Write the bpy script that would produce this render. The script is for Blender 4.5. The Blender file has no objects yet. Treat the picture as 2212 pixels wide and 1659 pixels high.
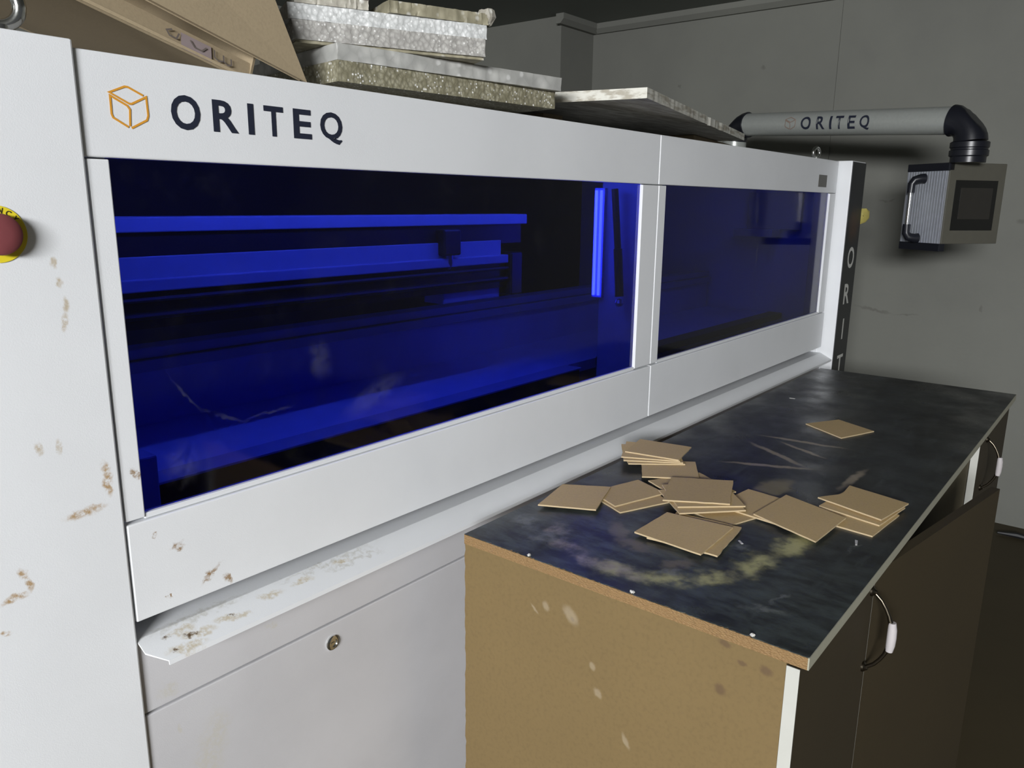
import bpy, bmesh, math, random
from mathutils import Vector, Matrix
R = math.radians
random.seed(7)
sc = bpy.context.scene
C = sc.collection

# ------------------------------------------------------------------ camera, world, light, exposure
yaw, pitch, roll, F_PX = 0.8927, -0.2276, 0.0103, 1692.45
CAM = Vector((0.0, -0.9853, 1.55))
fw = Vector((math.sin(yaw)*math.cos(pitch), math.cos(yaw)*math.cos(pitch), math.sin(pitch)))
r0 = Vector((math.cos(yaw), -math.sin(yaw), 0)); u0 = r0.cross(fw)
rt = r0*math.cos(roll) + u0*math.sin(roll); up = u0*math.cos(roll) - r0*math.sin(roll)
cd = bpy.data.cameras.new('camera'); cam = bpy.data.objects.new('camera', cd); C.objects.link(cam)
cd.sensor_fit = 'HORIZONTAL'; cd.sensor_width = 36; cd.lens = 36*F_PX/2212; cd.clip_start = .02
M = Matrix(((rt.x, up.x, -fw.x, CAM.x), (rt.y, up.y, -fw.y, CAM.y), (rt.z, up.z, -fw.z, CAM.z), (0, 0, 0, 1)))
cam.matrix_world = M
sc.camera = cam

w = bpy.data.worlds.new('world'); sc.world = w; w.use_nodes = True
w.node_tree.nodes['Background'].inputs[0].default_value = (.93, .97, 1.0, 1)
w.node_tree.nodes['Background'].inputs[1].default_value = .075

def area(name, loc, target, sx, sy, power, col):
    l = bpy.data.lights.new(name, 'AREA'); l.shape = 'RECTANGLE'; l.size = sx; l.size_y = sy; l.energy = power; l.color = col
    o = bpy.data.objects.new(name, l); C.objects.link(o); o.location = loc
    o.rotation_euler = (Vector(target)-Vector(loc)).to_track_quat('-Z', 'Y').to_euler()
    return o
# the room's working lamp, behind the photographer and to the right
area('room_lamp', (-4.0, -2.65, 2.45), (1.4, -.3, .9), 2.0, .9, 620, (.97, .98, 1.0))

sc.view_settings.view_transform = 'Standard'; sc.view_settings.look = 'None'
sc.view_settings.gamma = 1; sc.view_settings.use_curve_mapping = False
sc.view_settings.exposure = 0.0

# ------------------------------------------------------------------ materials
class NB:
    def __init__(s, name):
        s.m = bpy.data.materials.new(name); s.m.use_nodes = True; s.t = s.m.node_tree; s.n = s.t.nodes; s.n.clear()
        s.out = s.n.new('ShaderNodeOutputMaterial'); s.p = s.n.new('ShaderNodeBsdfPrincipled')
        s.link(s.p.outputs[0], s.out.inputs[0]); s._pos = None; s._dist = {}
    def link(s, a, b): s.t.links.new(a, b)
    def pos(s):
        if not s._pos: s._pos = s.n.new('ShaderNodeNewGeometry').outputs['Position']
        return s._pos
    def noise(s, scale, detail=4, vec=None, rough=.55, col=False):
        n = s.n.new('ShaderNodeTexNoise'); n.inputs['Scale'].default_value = scale; n.inputs['Detail'].default_value = detail
        n.inputs['Roughness'].default_value = rough
        s.link(vec or s.pos(), n.inputs['Vector']); return n.outputs['Color' if col else 'Fac']
    def scaled(s, v):
        n = s.n.new('ShaderNodeVectorMath'); n.operation = 'MULTIPLY'; s.link(s.pos(), n.inputs[0]); n.inputs[1].default_value = v
        return n.outputs[0]
    def math(s, op, a, b=None, clamp=False):
        n = s.n.new('ShaderNodeMath'); n.operation = op; n.use_clamp = clamp
        for i, x in enumerate((a, b)):
            if x is None: continue
            if isinstance(x, (int, float)): n.inputs[i].default_value = x
            else: s.link(x, n.inputs[i])
        return n.outputs[0]
    def ramp(s, x, lo, hi, a=0., b=1.):
        n = s.n.new('ShaderNodeMapRange'); n.interpolation_type = 'SMOOTHSTEP'
        s.link(x, n.inputs['Value']); n.inputs['From Min'].default_value = lo; n.inputs['From Max'].default_value = hi
        n.inputs['To Min'].default_value = a; n.inputs['To Max'].default_value = b
        return n.outputs[0]
    def mix(s, fac, a, b):
        n = s.n.new('ShaderNodeMix'); n.data_type = 'RGBA'
        for sock, x in ((n.inputs[0], fac), (n.inputs[6], a), (n.inputs[7], b)):
            if isinstance(x, (int, float)): sock.default_value = x
            elif isinstance(x, tuple): sock.default_value = (*x, 1)
            else: s.link(x, sock)
        return n.outputs[2]
    def wob(s, amount, scale):
        k = (amount, scale)
        if k not in s._dist:
            c = s.noise(scale, 5, col=True)
            a = s.n.new('ShaderNodeVectorMath'); a.operation = 'SUBTRACT'; s.link(c, a.inputs[0]); a.inputs[1].default_value = (.5, .5, .5)
            b = s.n.new('ShaderNodeVectorMath'); b.operation = 'SCALE'; s.link(a.outputs[0], b.inputs[0]); b.inputs['Scale'].default_value = amount
            d = s.n.new('ShaderNodeVectorMath'); d.operation = 'ADD'; s.link(s.pos(), d.inputs[0]); s.link(b.outputs[0], d.inputs[1])
            s._dist[k] = d.outputs[0]
        return s._dist[k]
    def blob(s, c, rad, rot=(0, 0, 0), soft=.6, wob=(.02, 60)):
        """a soft ellipsoid mark: 1 inside, 0 outside"""
        m = s.n.new('ShaderNodeMapping'); m.vector_type = 'TEXTURE'
        m.inputs['Location'].default_value = c; m.inputs['Rotation'].default_value = rot; m.inputs['Scale'].default_value = rad
        s.link(s.wob(*wob), m.inputs['Vector'])
        l = s.n.new('ShaderNodeVectorMath'); l.operation = 'LENGTH'; s.link(m.outputs[0], l.inputs[0])
        return s.ramp(l.outputs['Value'], 1-soft, 1+soft*.3, 1., 0.)
    def union(s, lst):
        o = lst[0]
        for x in lst[1:]: o = s.math('MAXIMUM', o, x)
        return o
    def base(s, col):
        if isinstance(col, tuple): s.p.inputs['Base Color'].default_value = (*col, 1)
        else: s.link(col, s.p.inputs['Base Color'])
    def set(s, **k):
        for a, b in k.items():
            sock = s.p.inputs[a.replace('_', ' ')]
            if isinstance(b, (int, float)): sock.default_value = b
            elif isinstance(b, tuple): sock.default_value = (*b, 1)
            else: s.link(b, sock)
        return s
    def bump(s, h, dist=.001, strength=.5):
        b = s.n.new('ShaderNodeBump'); b.inputs['Strength'].default_value = strength; b.inputs['Distance'].default_value = dist
        s.link(h, b.inputs['Height']); s.link(b.outputs[0], s.p.inputs['Normal'])

def plain(name, col, rough=.5, metal=0., var=.06, scale=30, bump=0.):
    b = NB(name)
    d = tuple(max(0, c*(1-var*2)) for c in col)
    b.base(b.mix(b.noise(scale), d, tuple(min(1, c*(1+var)) for c in col)))
    b.set(Roughness=rough, Metallic=metal)
    if bump: b.bump(b.noise(scale*8, 3), bump)
    return b.m

RUST = (.30, .185, .085); TAN = (.46, .36, .215)
def seg(b, p, q, wd, axis='z', depth=.05, soft=.6, wob=(.01, 60)):
    """a smear from p to q; axis is the surface normal"""
    p = Vector(p); q = Vector(q); c = (p+q)/2; L = max((q-p).length/2, .001)
    d = q-p
    if axis == 'z': return b.blob(c, (L+wd*.5, wd, depth), (0, 0, math.atan2(d.y, d.x)), soft, wob)
    if axis == 'y': return b.blob(c, (L+wd*.5, depth, wd), (0, -math.atan2(d.z, d.x), 0), soft, wob)
    return b.blob(c, (depth, L+wd*.5, wd), (math.atan2(d.z, d.y), 0, 0), soft, wob)

def white_paint(name, marks=(), col=(.80, .815, .83), dirt=.05):
    """powder-coated sheet steel with brown splashes: marks = (mask function, colour, amount)"""
    b = NB(name)
    c = b.mix(b.ramp(b.noise(3.5, 5), .35, .75), col, tuple(x*(1-dirt) for x in col))
    for fn, mc, amt in marks:
        mask = fn(b)
        grain = b.ramp(b.noise(150, 6, rough=.7), .32, .62)
        c = b.mix(b.math('MULTIPLY', b.math('MULTIPLY', mask, grain), amt, True), c, mc)
    b.base(c); b.set(Roughness=.42); b.bump(b.noise(700, 2), .0003, .35)
    return b.m

def col_marks(b):
    Y = -.006
    L = [((.375, 1.483), (.376, 1.472), .004), ((.377, 1.459), (.379, 1.449), .004), ((.382, 1.437), (.382, 1.420), .004),
         ((.381, 1.42), (.377, 1.395), .004), ((.334, 1.270), (.335, 1.256), .005), ((.356, 1.270), (.357, 1.252), .004)]
    return b.union([seg(b, (p[0], Y, p[1]), (q[0], Y, q[1]), wd, 'y', wob=(.008, 90)) for p, q, wd in L])
def col_marks2(b):
    Y = -.006
    L = [((.406, 1.228), (.410, 1.20), .006), ((.404, 1.206), (.408, 1.185), .005), ((.353, 1.169), (.400, 1.173), .007),
         ((.298, 1.123), (.302, 1.113), .006), ((.304, 1.112), (.306, 1.094), .0045), ((.304, 1.093), (.274, 1.088), .005),
         ((.27, 1.052), (.278, 1.05), .004)]
    return b.union([seg(b, (p[0], Y, p[1]), (q[0], Y, q[1]), wd, 'y', wob=(.012, 80)) for p, q, wd in L])
def hatch_marks(b):
    L = [((.440, 1.208), (.447, 1.197), .005), ((.457, 1.113), (.461, 1.108), .004), ((.484, 1.089), (.496, 1.083), .007),
         ((.518, 1.014), (.552, 1.038), .0045), ((.526, 1.026), (.541, 1.030), .008), ((.558, 1.018), (.566, 1.002), .005),
         ((.47, 1.018), (.473, 1.016), .002)]
    return b.union([seg(b, (p[0], 0, p[1]), (q[0], 0, q[1]), wd, 'y', wob=(.02, 110)) for p, q, wd in L])
def tray_marks(b):
    L = [((.45, -.035), (.50, -.042), .008), ((.47, -.020), (.52, -.030), .008), ((.52, -.018), (.58, -.03), .007), ((.455, -.012), (.50, -.012), .006),
         ((.60, -.012), (.64, -.020), .007), ((.66, -.014), (.70, -.018), .005), ((.74, -.010), (.78, -.016), .005)]
    return b.union([seg(b, (p[0], p[1], .95), (q[0], q[1], .95), wd, 'z', .08, wob=(.025, 60)) for p, q, wd in L])
def tray_dark(b):
    L = [((.452, -.010), (.462, -.014), .0035), ((.476, -.020), (.50, -.026), .0035), ((.455, -.034), (.462, -.038), .003), ((.545, -.02), (.556, -.022), .0025)]
    return b.union([seg(b, (p[0], p[1], .95), (q[0], q[1], .95), wd, 'z', .08, wob=(.02, 110)) for p, q, wd in L])
def tray_grime(b):
    L = [((.64, -.004), (.84, -.006), .006), ((.72, -.018), (.84, -.020), .006), ((.43, .002), (.60, .002), .008)]
    return b.union([seg(b, (p[0], p[1], .96), (q[0], q[1], .96), wd, 'z', .08, wob=(.04, 70)) for p, q, wd in L])
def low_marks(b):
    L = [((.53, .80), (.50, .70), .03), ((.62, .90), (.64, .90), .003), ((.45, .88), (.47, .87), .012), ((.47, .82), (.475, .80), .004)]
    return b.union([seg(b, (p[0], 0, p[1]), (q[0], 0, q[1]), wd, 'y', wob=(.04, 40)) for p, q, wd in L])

M_WHITE = white_paint('white_powder_coat')
M_COL = white_paint('white_column_paint', [(col_marks, TAN, .75), (col_marks2, (.42, .27, .12), .95)])
M_HATCH = white_paint('white_hatch_paint', [(hatch_marks, RUST, 1.0)])
M_TRAY = white_paint('white_tray_paint', [(tray_grime, (.45, .43, .36), .5), (tray_marks, (.50, .40, .22), .7), (tray_dark, (.10, .055, .02), 1.0)])
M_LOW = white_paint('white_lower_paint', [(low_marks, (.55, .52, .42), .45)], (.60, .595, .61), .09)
M_GREYW = plain('interior_grey_paint', (.52, .53, .54), .5)
M_BLACKM = plain('black_metal', (.012, .012, .014), .45)
M_DARKIN = plain('dark_interior', (.05, .05, .055), .6)
M_BED = plain('grey_bed', (.72, .73, .75), .6, scale=12)
M_NAVY = plain('navy_lettering', (.018, .022, .040), .5)
M_ORANGE = plain('orange_logo', (.72, .33, .035), .5)
M_CHROME = plain('chrome', (.72, .72, .70), .18, 1., .05)
M_STEEL = plain('brushed_steel', (.55, .55, .54), .35, 1., .1, 60)
M_RED = plain('red_button', (.20, .045, .05), .8)
M_YELLOW = plain('yellow_sticker', (.80, .66, .03), .5)
M_INK = plain('black_ink', (.03, .025, .01), .6)
M_GREYLABEL = plain('grey_label', (.17, .165, .15), .6)
M_BLACKP = plain('black_plastic', (.010, .011, .016), .33)
M_ALU = plain('satin_aluminium', (.42, .44, .415), .34, .3, .06, 90)
M_ALUG = plain('grooved_aluminium', (.40, .42, .46), .45, .4, .1, 50)
M_BRONZE = plain('taupe_front_plate', (.10, .096, .076), .5)
M_SCREEN = plain('switched_off_screen', (.012, .012, .011), .16)
M_SCREEN2 = plain('dark_display', (.030, .028, .024), .25)
M_PALETXT = plain('pale_lettering', (.62, .62, .58), .6)
M_FADED = plain('faded_logo', (.27, .19, .15), .6)
M_BLOB = plain('yellow_glue', (.42, .36, .10), .5)
M_WHITEEDGE = plain('white_edge_band', (.50, .50, .455), .5, var=.03)
M_CERAMIC = plain('white_ceramic', (.50, .47, .47), .25)
M_CARDW = plain('card_cut_edge', (.50, .39, .23), .8)
M_DKMETAL = plain('dark_bronze_metal', (.14, .12, .09), .3, 1.)
M_BITS = plain('white_scraps', (.55, .54, .50), .7)

def cardboard(name, col, var=.12):
    b = NB(name)
    c = b.mix(b.noise(5, 5), tuple(x*(1-var) for x in col), tuple(min(1, x*(1+var*.6)) for x in col))
    c = b.mix(b.ramp(b.noise(260, 4), .4, .75, 0, .22), c, tuple(x*.6 for x in col))
    b.base(c); b.set(Roughness=.85); b.bump(b.noise(220, 4), .0004, .4)
    return b.m
M_CARD = [cardboard('cardboard_%d' % i, c) for i, c in enumerate([(.57, .41, .185), (.53, .38, .17), (.61, .44, .20)])]
M_BOX = cardboard('box_cardboard', (.36, .285, .18))
M_TAPE = plain('lilac_tape', (.33, .27, .27), .4)

def mdf(name, col, fl=False, marks=None):
    b = NB(name)
    c = b.mix(b.noise(4, 6), tuple(x*.86 for x in col), tuple(x*1.08 for x in col))
    c = b.mix(b.ramp(b.noise(140, 5), .42, .8, 0, .35), c, tuple(x*.6 for x in col))
    if marks:
        dk, lt = marks(b)
        c = b.mix(b.math('MULTIPLY', dk, .75), c, (.10, .06, .03))
        c = b.mix(b.math('MULTIPLY', lt, .2), c, (.62, .55, .42))
    if fl:
        n = b.n.new('ShaderNodeTexVoronoi'); n.inputs['Scale'].default_value = 240; b.link(b.scaled((1, 1, 2.2)), n.inputs['Vector'])
        c = b.mix(b.ramp(n.outputs['Distance'], .15, .55, .4, 0), c, (.36, .24, .11))
        b.bump(n.outputs['Distance'], .002, .8)
    b.base(c); b.set(Roughness=.75)
    return b.m
def end_marks(b):
    D = [((.35, .905), (-.355, .902), .004), ((-.628, .942), (-.638, .940), .005), ((-.602, .893), (-.608, .884), .010), ((-.60, .962), (-.615, .958), .006), ((-.66, .945), (-.672, .94), .008)]
    D[0] = ((-.351, .906), (-.355, .902), .004)
    Lt = [((-.298, .914), (-.304, .904), .008), ((-.34, .92), (-.36, .90), .012), ((-.392, .842), (-.397, .832), .006), ((-.455, .745), (-.465, .722), .005), ((-.27, .902), (-.285, .89), .003), ((-.40, .80), (-.41, .79), .007)]
    f = lambda L: b.union([seg(b, (.943, p[0], p[1]), (.943, q[0], q[1]), wd, 'x', wob=(.008, 90)) for p, q, wd in L])
    return f(D), f(Lt)
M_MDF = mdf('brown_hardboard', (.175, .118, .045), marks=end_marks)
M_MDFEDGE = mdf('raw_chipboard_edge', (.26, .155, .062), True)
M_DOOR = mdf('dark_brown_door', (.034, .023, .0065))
M_PANEL = mdf('olive_brown_panel', (.095, .075, .034))
M_WOOD = mdf('old_batten', (.30, .23, .14))

# table laminate: near-black with a swirl of dried glue and rub marks
b = NB('black_laminate')
base = b.mix(b.ramp(b.noise(7, 7, rough=.65), .35, .75), (.013, .014, .013), (.040, .046, .043))
base = b.mix(b.ramp(b.noise(22, 6, b.scaled((.35, 1.6, 1)), .7), .5, .8, 0, .55), base, (.075, .09, .085))
Z = .984
haze = b.math('MULTIPLY', b.blob((1.02, -.36, .984), (.42, .62, .2), (0, 0, 0), .9, (.15, 6)), b.ramp(b.noise(26, 7, b.scaled((1.4, .55, 1)), .68), .36, .66))
base = b.mix(b.math('MULTIPLY', haze, .75), base, (.085, .105, .098))
arc = [(1.10, -.215), (1.035, -.250), (1.010, -.313), (1.000, -.371), (.998, -.440), (1.033, -.505), (1.105, -.548), (1.215, -.575), (1.32, -.586), (1.375, -.565)]
segs = [seg(b, (*p, Z), (*q, Z), .030, 'z', .05, .75, (.06, 26)) for p, q in zip(arc[3:-1], arc[4:])]
m1 = b.math('MULTIPLY', b.union(segs), b.ramp(b.noise(28, 6), .30, .62))
base = b.mix(b.math('MULTIPLY', m1, 1.0), base, (.44, .42, .19))
segs = [seg(b, (*p, Z), (*q, Z), .024, 'z', .05, .75, (.06, 26)) for p, q in zip(arc[:4], arc[1:5])]
m2 = b.math('MULTIPLY', b.union(segs), b.ramp(b.noise(30, 6), .35, .7))
base = b.mix(b.math('MULTIPLY', m2, .9), base, (.36, .31, .245))
inner = [((1.157, -.299), (1.101, -.342)), ((1.101, -.342), (1.09, -.40)), ((1.06, -.455), (1.10, -.47))]
m3 = b.union([seg(b, (*p, Z), (*q, Z), .020, 'z', .05, .6, (.05, 30)) for p, q in inner])
base = b.mix(b.math('MULTIPLY', m3, .6), base, (.20, .17, .12))
strokes = [((1.872, -.281), (1.898, -.487), .010), ((1.799, -.286), (1.696, -.457), .010), ((1.614, -.298), (1.694, -.478), .010), ((1.594, -.558), (1.768, -.564), .012), ((1.85, -.34), (1.79, -.47), .008)]
m4 = b.union([seg(b, (*p, Z), (*q, Z), wd, 'z', .05, .6, (.02, 30)) for p, q, wd in strokes])
base = b.mix(b.math('MULTIPLY', m4, .85), base, (.30, .25, .17))
m5 = seg(b, (1.463, -.445, Z), (1.58, -.456, Z), .035, 'z', .05, .5, (.04, 25))
base = b.mix(b.math('MULTIPLY', m5, .8), base, (.22, .185, .09))
pale = [((1.030, -.455), (1.06, -.48), .010), ((1.19, -.51), (1.22, -.52), .012), ((1.03, -.19), (1.08, -.15), .03), ((1.0, -.22), (1.06, -.25), .03), ((1.30, -.66), (1.36, -.665), .003), ((1.02, -.60), (1.04, -.66), .012), ((1.04, -.62), (1.10, -.64), .004)]
m6 = b.math('MULTIPLY', b.union([seg(b, (*p, Z), (*q, Z), wd, 'z', .05, .7, (.04, 40)) for p, q, wd in pale]), b.ramp(b.noise(50, 6), .35, .65))
base = b.mix(b.math('MULTIPLY', m6, .6), base, (.21, .225, .20))
b.base(base); b.set(Roughness=b.ramp(b.noise(9, 5), .3, .7, .26, .48)); b.bump(b.noise(300, 3), .0003, .3)
M_LAM = b.m

# wall paint
b = NB('grey_wall_paint')
c = b.mix(b.ramp(b.noise(1.3, 6), .3, .75), (.205, .208, .182), (.17, .172, .153))
wm = [((1.333, 2.226), (1.32, 2.222), .012), ((.83, 2.284), (.82, 2.28), .014), ((.16, 1.583), (.11, 1.570), .006), ((.11, 1.570), (.075, 1.588), .006), ((-.366, 1.085), (-.372, 1.045), .006),
      ((-.46, 1.487), (-.50, 1.489), .012), ((.22, 1.03), (.02, 1.0), .008), ((.02, 1.0), (-.1, 1.01), .004)]
mk = b.union([seg(b, (4.41, *p), (4.41, *q), wd, 'x', .1, .7, (.03, 40)) for p, q, wd in wm])
c = b.mix(b.math('MULTIPLY', mk, .55), c, (.11, .105, .09))
sm = b.union([seg(b, (4.41, *p), (4.41, *q), wd, 'x', .1, .9, (.25, 6)) for p, q, wd in [((.36, 2.36), (.26, 2.30), .05), ((.1, 2.3), (-.1, 2.4), .05)]])
c = b.mix(b.math('MULTIPLY', sm, .30), c, (.17, .17, .155))
b.base(c); b.set(Roughness=.75); b.bump(b.noise(40, 5), .002, .25)
M_WALL = b.m
M_CEIL = plain('dark_ceiling_paint', (.21, .225, .205), .85, scale=2)
b = NB('brown_floor')
b.base(b.mix(b.noise(3, 6), (.042, .031, .012), (.06, .045, .02))); b.set(Roughness=.7)
M_FLOOR = b.m

# foam boards
def foam(name, col, dark, spark=.5, scale=130):
    b = NB(name)
    v = b.n.new('ShaderNodeTexVoronoi'); v.inputs['Scale'].default_value = scale; b.link(b.wob(.01, 50), v.inputs['Vector'])
    v2 = b.n.new('ShaderNodeTexVoronoi'); v2.inputs['Scale'].default_value = scale*1.7; v2.feature = 'F1'; b.link(b.pos(), v2.inputs['Vector'])
    c = b.mix(b.ramp(v.outputs['Distance'], .1, .75), col, dark)
    c = b.mix(b.ramp(b.noise(16, 5), .4, .7, 0, .6), c, dark)
    s = b.n.new('ShaderNodeSeparateColor'); b.link(v2.outputs['Color'], s.inputs[0])
    sp = b.math('MULTIPLY', b.ramp(s.outputs[0], .72, .86), b.ramp(v2.outputs['Distance'], .15, .5, 1, 0))
    c = b.mix(b.math('MULTIPLY', sp, spark), c, (.95, .95, .93))
    b.base(c); b.set(Roughness=b.math('SUBTRACT', .55, b.math('MULTIPLY', sp, .3))); b.bump(v.outputs['Distance'], .0016, .8)
    return b.m
M_FOAM = {'olive': foam('olive_grey_foam', (.36, .34, .25), (.20, .185, .12), .9), 'film': foam('film_wrapped_foam', (.52, .52, .49), (.36, .36, .34), .35, 40),
          'lilac': foam('pearl_grey_foam', (.47, .46, .43), (.30, .29, .27), .6), 'white': foam('white_pearl_foam', (.72, .73, .72), (.48, .49, .48), .8),
          'tan': foam('tan_foam', (.38, .35, .25), (.24, .22, .15), .4, 50), 'beige': foam('beige_foam', (.46, .44, .37), (.33, .31, .26), .4, 50)}
b = NB('chipped_white_board')
c = b.mix(b.ramp(b.noise(30, 6, b.scaled((.3, 1, 3))), .45, .62), (.66, .65, .58), (.40, .37, .30))
b.base(c); b.set(Roughness=.7); b.bump(b.noise(60, 5), .002, .5)
M_BOARD = b.m
b = NB('weathered_board_face')
c = b.mix(b.ramp(b.noise(14, 6, b.scaled((1, 6, 1))), .35, .7), (.24, .23, .20), (.42, .41, .37))
b.base(c); b.set(Roughness=.8)
M_BOARDFACE = b.m

# blue acrylic: tinted see-through sheet with a glossy, dusty front
def acrylic(name, glossy):
    m = bpy.data.materials.new(name); m.use_nodes = True; t = m.node_tree; n = t.nodes; n.clear()
    out = n.new('ShaderNodeOutputMaterial'); tr = n.new('ShaderNodeBsdfTransparent'); tr.inputs[0].default_value = (.17, .235, .94, 1)
    if not glossy:
        t.links.new(tr.outputs[0], out.inputs[0]); return m
    nb = NB.__new__(NB); nb.m = m; nb.t = t; nb.n = n; nb._pos = None; nb._dist = {}
    df = n.new('ShaderNodeBsdfDiffuse'); df.inputs[0].default_value = (.5, .5, .52, 1)
    L = [((.748, 1.33), (.752, 1.285), .022), ((.505, 1.318), (.545, 1.265), .0025), ((.545, 1.265), (.61, 1.236), .0030), ((.61, 1.236), (.70, 1.245), .0025),
         ((.50, 1.20), (.53, 1.19), .03), ((.80, 1.21), (.92, 1.25), .02), ((2.483, 1.455), (2.476, 1.33), .005), ((2.476, 1.33), (2.49, 1.22), .004), ((2.49, 1.22), (2.53, 1.15), .004),
         ((2.45, 1.575), (2.46, 1.48), .018)]
    mk = nb.union([seg(nb, (p[0], 0, p[1]), (q[0], 0, q[1]), wd, 'y', .1, .8, (.02, 60)) for p, q, wd in L])
    dust = nb.math('MULTIPLY', nb.ramp(nb.noise(11, 7, rough=.7), .5, .8), .012)
    mk = nb.math('ADD', nb.math('MULTIPLY', nb.math('MULTIPLY', mk, nb.ramp(nb.noise(60, 4), .25, .6)), .055), dust, True)
    mx = n.new('ShaderNodeMixShader'); t.links.new(mk, mx.inputs[0]); t.links.new(tr.outputs[0], mx.inputs[1]); t.links.new(df.outputs[0], mx.inputs[2])
    fr = n.new('ShaderNodeFresnel'); fr.inputs[0].default_value = 1.45
    gl = n.new('ShaderNodeBsdfGlossy'); gl.inputs['Roughness'].default_value = .075
    mx2 = n.new('ShaderNodeMixShader'); t.links.new(fr.outputs[0], mx2.inputs[0]); t.links.new(mx.outputs[0], mx2.inputs[1]); t.links.new(gl.outputs[0], mx2.inputs[2])
    t.links.new(mx2.outputs[0], out.inputs[0])
    return m
M_GLASS = acrylic('blue_acrylic_front', True); M_GLASSB = acrylic('blue_acrylic_body', False)
b = NB('led_lamp'); b.base((.9, .9, .9)); b.set(Emission_Color=(.30, .26, 1.0), Emission_Strength=10.0); M_LED = b.m
b = NB('chamber_fill_led'); b.base((.9, .9, .9)); b.set(Emission_Color=(.92, .95, 1.0), Emission_Strength=28.0); M_FILLTOP = b.m  # glow of the unseen fill lamp added behind the header
b = NB('weak_chamber_fill_led'); b.base((.9, .9, .9)); b.set(Emission_Color=(.92, .95, 1.0), Emission_Strength=6.0); M_FILLDIM = b.m  # weaker glow for the added lamp on the right
b = NB('rusted_black_strip')
mk = b.blob((3.30, -.05, 1.475), (.08, .1, .075), soft=.8, wob=(.06, 25))
b.base(b.mix(b.math('MULTIPLY', mk, .8), (.018, .020, .022), (.075, .040, .022))); b.set(Roughness=.45); M_STRIP = b.m

# ------------------------------------------------------------------ mesh helpers
def bm_box(bm, x0, x1, y0, y1, z0, z1, mi=0):
    vs = [bm.verts.new(p) for p in ((x0, y0, z0), (x1, y0, z0), (x1, y1, z0), (x0, y1, z0), (x0, y0, z1), (x1, y0, z1), (x1, y1, z1), (x0, y1, z1))]
    for f in ((0, 3, 2, 1), (4, 5, 6, 7), (0, 1, 5, 4), (1, 2, 6, 5), (2, 3, 7, 6), (3, 0, 4, 7)):
        bm.faces.new([vs[i] for i in f]).material_index = mi
    return vs
def bevel(bm, r, seg_=2):
    bmesh.ops.bevel(bm, geom=[e for e in bm.edges], offset=r, segments=seg_, profile=.5, affect='EDGES', clamp_overlap=True)
def prism(bm, poly, a, b2, axis='x', mi=0):
    """extrude a 2D outline along an axis from a to b2"""
    def P(p, t): return (t, p[0], p[1]) if axis == 'x' else ((p[0], t, p[1]) if axis == 'y' else (p[0], p[1], t))
    A = [bm.verts.new(P(p, a)) for p in poly]; B = [bm.verts.new(P(p, b2)) for p in poly]
    n = len(poly)
    fs = [bm.faces.new(A), bm.faces.new(B[::-1])]
    for i in range(n): fs.append(bm.faces.new((A[i], B[i], B[(i+1) % n], A[(i+1) % n])))
    for f in fs: f.material_index = mi
    bmesh.ops.recalc_face_normals(bm, faces=bm.faces)
def lathe(bm, prof, origin, axis, n=24, mi=0):
    """revolve (radius, height) profile around axis"""
    ax = Vector(axis).normalized(); t = Vector((0, 0, 1)) if abs(ax.z) < .9 else Vector((1, 0, 0))
    e1 = ax.cross(t).normalized(); e2 = ax.cross(e1); o = Vector(origin); rings = []
    for r, h in prof:
        rings.append([bm.verts.new(o+ax*h+(e1*math.cos(2*math.pi*i/n)+e2*math.sin(2*math.pi*i/n))*max(r, 1e-5)) for i in range(n)])
    for a, c in zip(rings, rings[1:]):
        for i in range(n): bm.faces.new((a[i], a[(i+1) % n], c[(i+1) % n], c[i])).material_index = mi
    bm.faces.new(rings[0][::-1]).material_index = mi; bm.faces.new(rings[-1]).material_index = mi
    bmesh.ops.recalc_face_normals(bm, faces=bm.faces)
def tube(bm, pts, rad, n=12, mi=0):
    pts = [Vector(p) for p in pts]; rings = []
    rads = rad if isinstance(rad, (list, tuple)) else [rad]*len(pts)
    prev = None
    for i, p in enumerate(pts):
        d = (pts[min(i+1, len(pts)-1)]-pts[max(i-1, 0)]).normalized()
        e1 = d.cross(Vector((0, 0, 1)) if abs(d.z) < .95 else Vector((1, 0, 0))).normalized() if prev is None else (prev - d*prev.dot(d)).normalized()
        prev = e1; e2 = d.cross(e1)
        rings.append([bm.verts.new(p+(e1*math.cos(2*math.pi*k/n)+e2*math.sin(2*math.pi*k/n))*rads[i]) for k in range(n)])
    for a, c in zip(rings, rings[1:]):
        for i in range(n): bm.faces.new((a[i], a[(i+1) % n], c[(i+1) % n], c[i])).material_index = mi
    bm.faces.new(rings[0][::-1]).material_index = mi; bm.faces.new(rings[-1]).material_index = mi
    bmesh.ops.recalc_face_normals(bm, faces=bm.faces)
def torus(bm, c, axis, Rr, r, n=28, k=10):
    ax = Vector(axis).normalized(); t = Vector((0, 0, 1)) if abs(ax.z) < .9 else Vector((1, 0, 0))
    e1 = ax.cross(t).normalized(); e2 = ax.cross(e1); c = Vector(c); rings = []
    for i in range(n):
        a = 2*math.pi*i/n; d = e1*math.cos(a)+e2*math.sin(a)
        rings.append([bm.verts.new(c+d*(Rr+r*math.cos(2*math.pi*j/k))+ax*r*math.sin(2*math.pi*j/k)) for j in range(k)])
    for i in range(n):
        for j in range(k):
            bm.faces.new((rings[i][j], rings[(i+1) % n][j], rings[(i+1) % n][(j+1) % k], rings[i][(j+1) % k]))
    bmesh.ops.recalc_face_normals(bm, faces=bm.faces)

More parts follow.
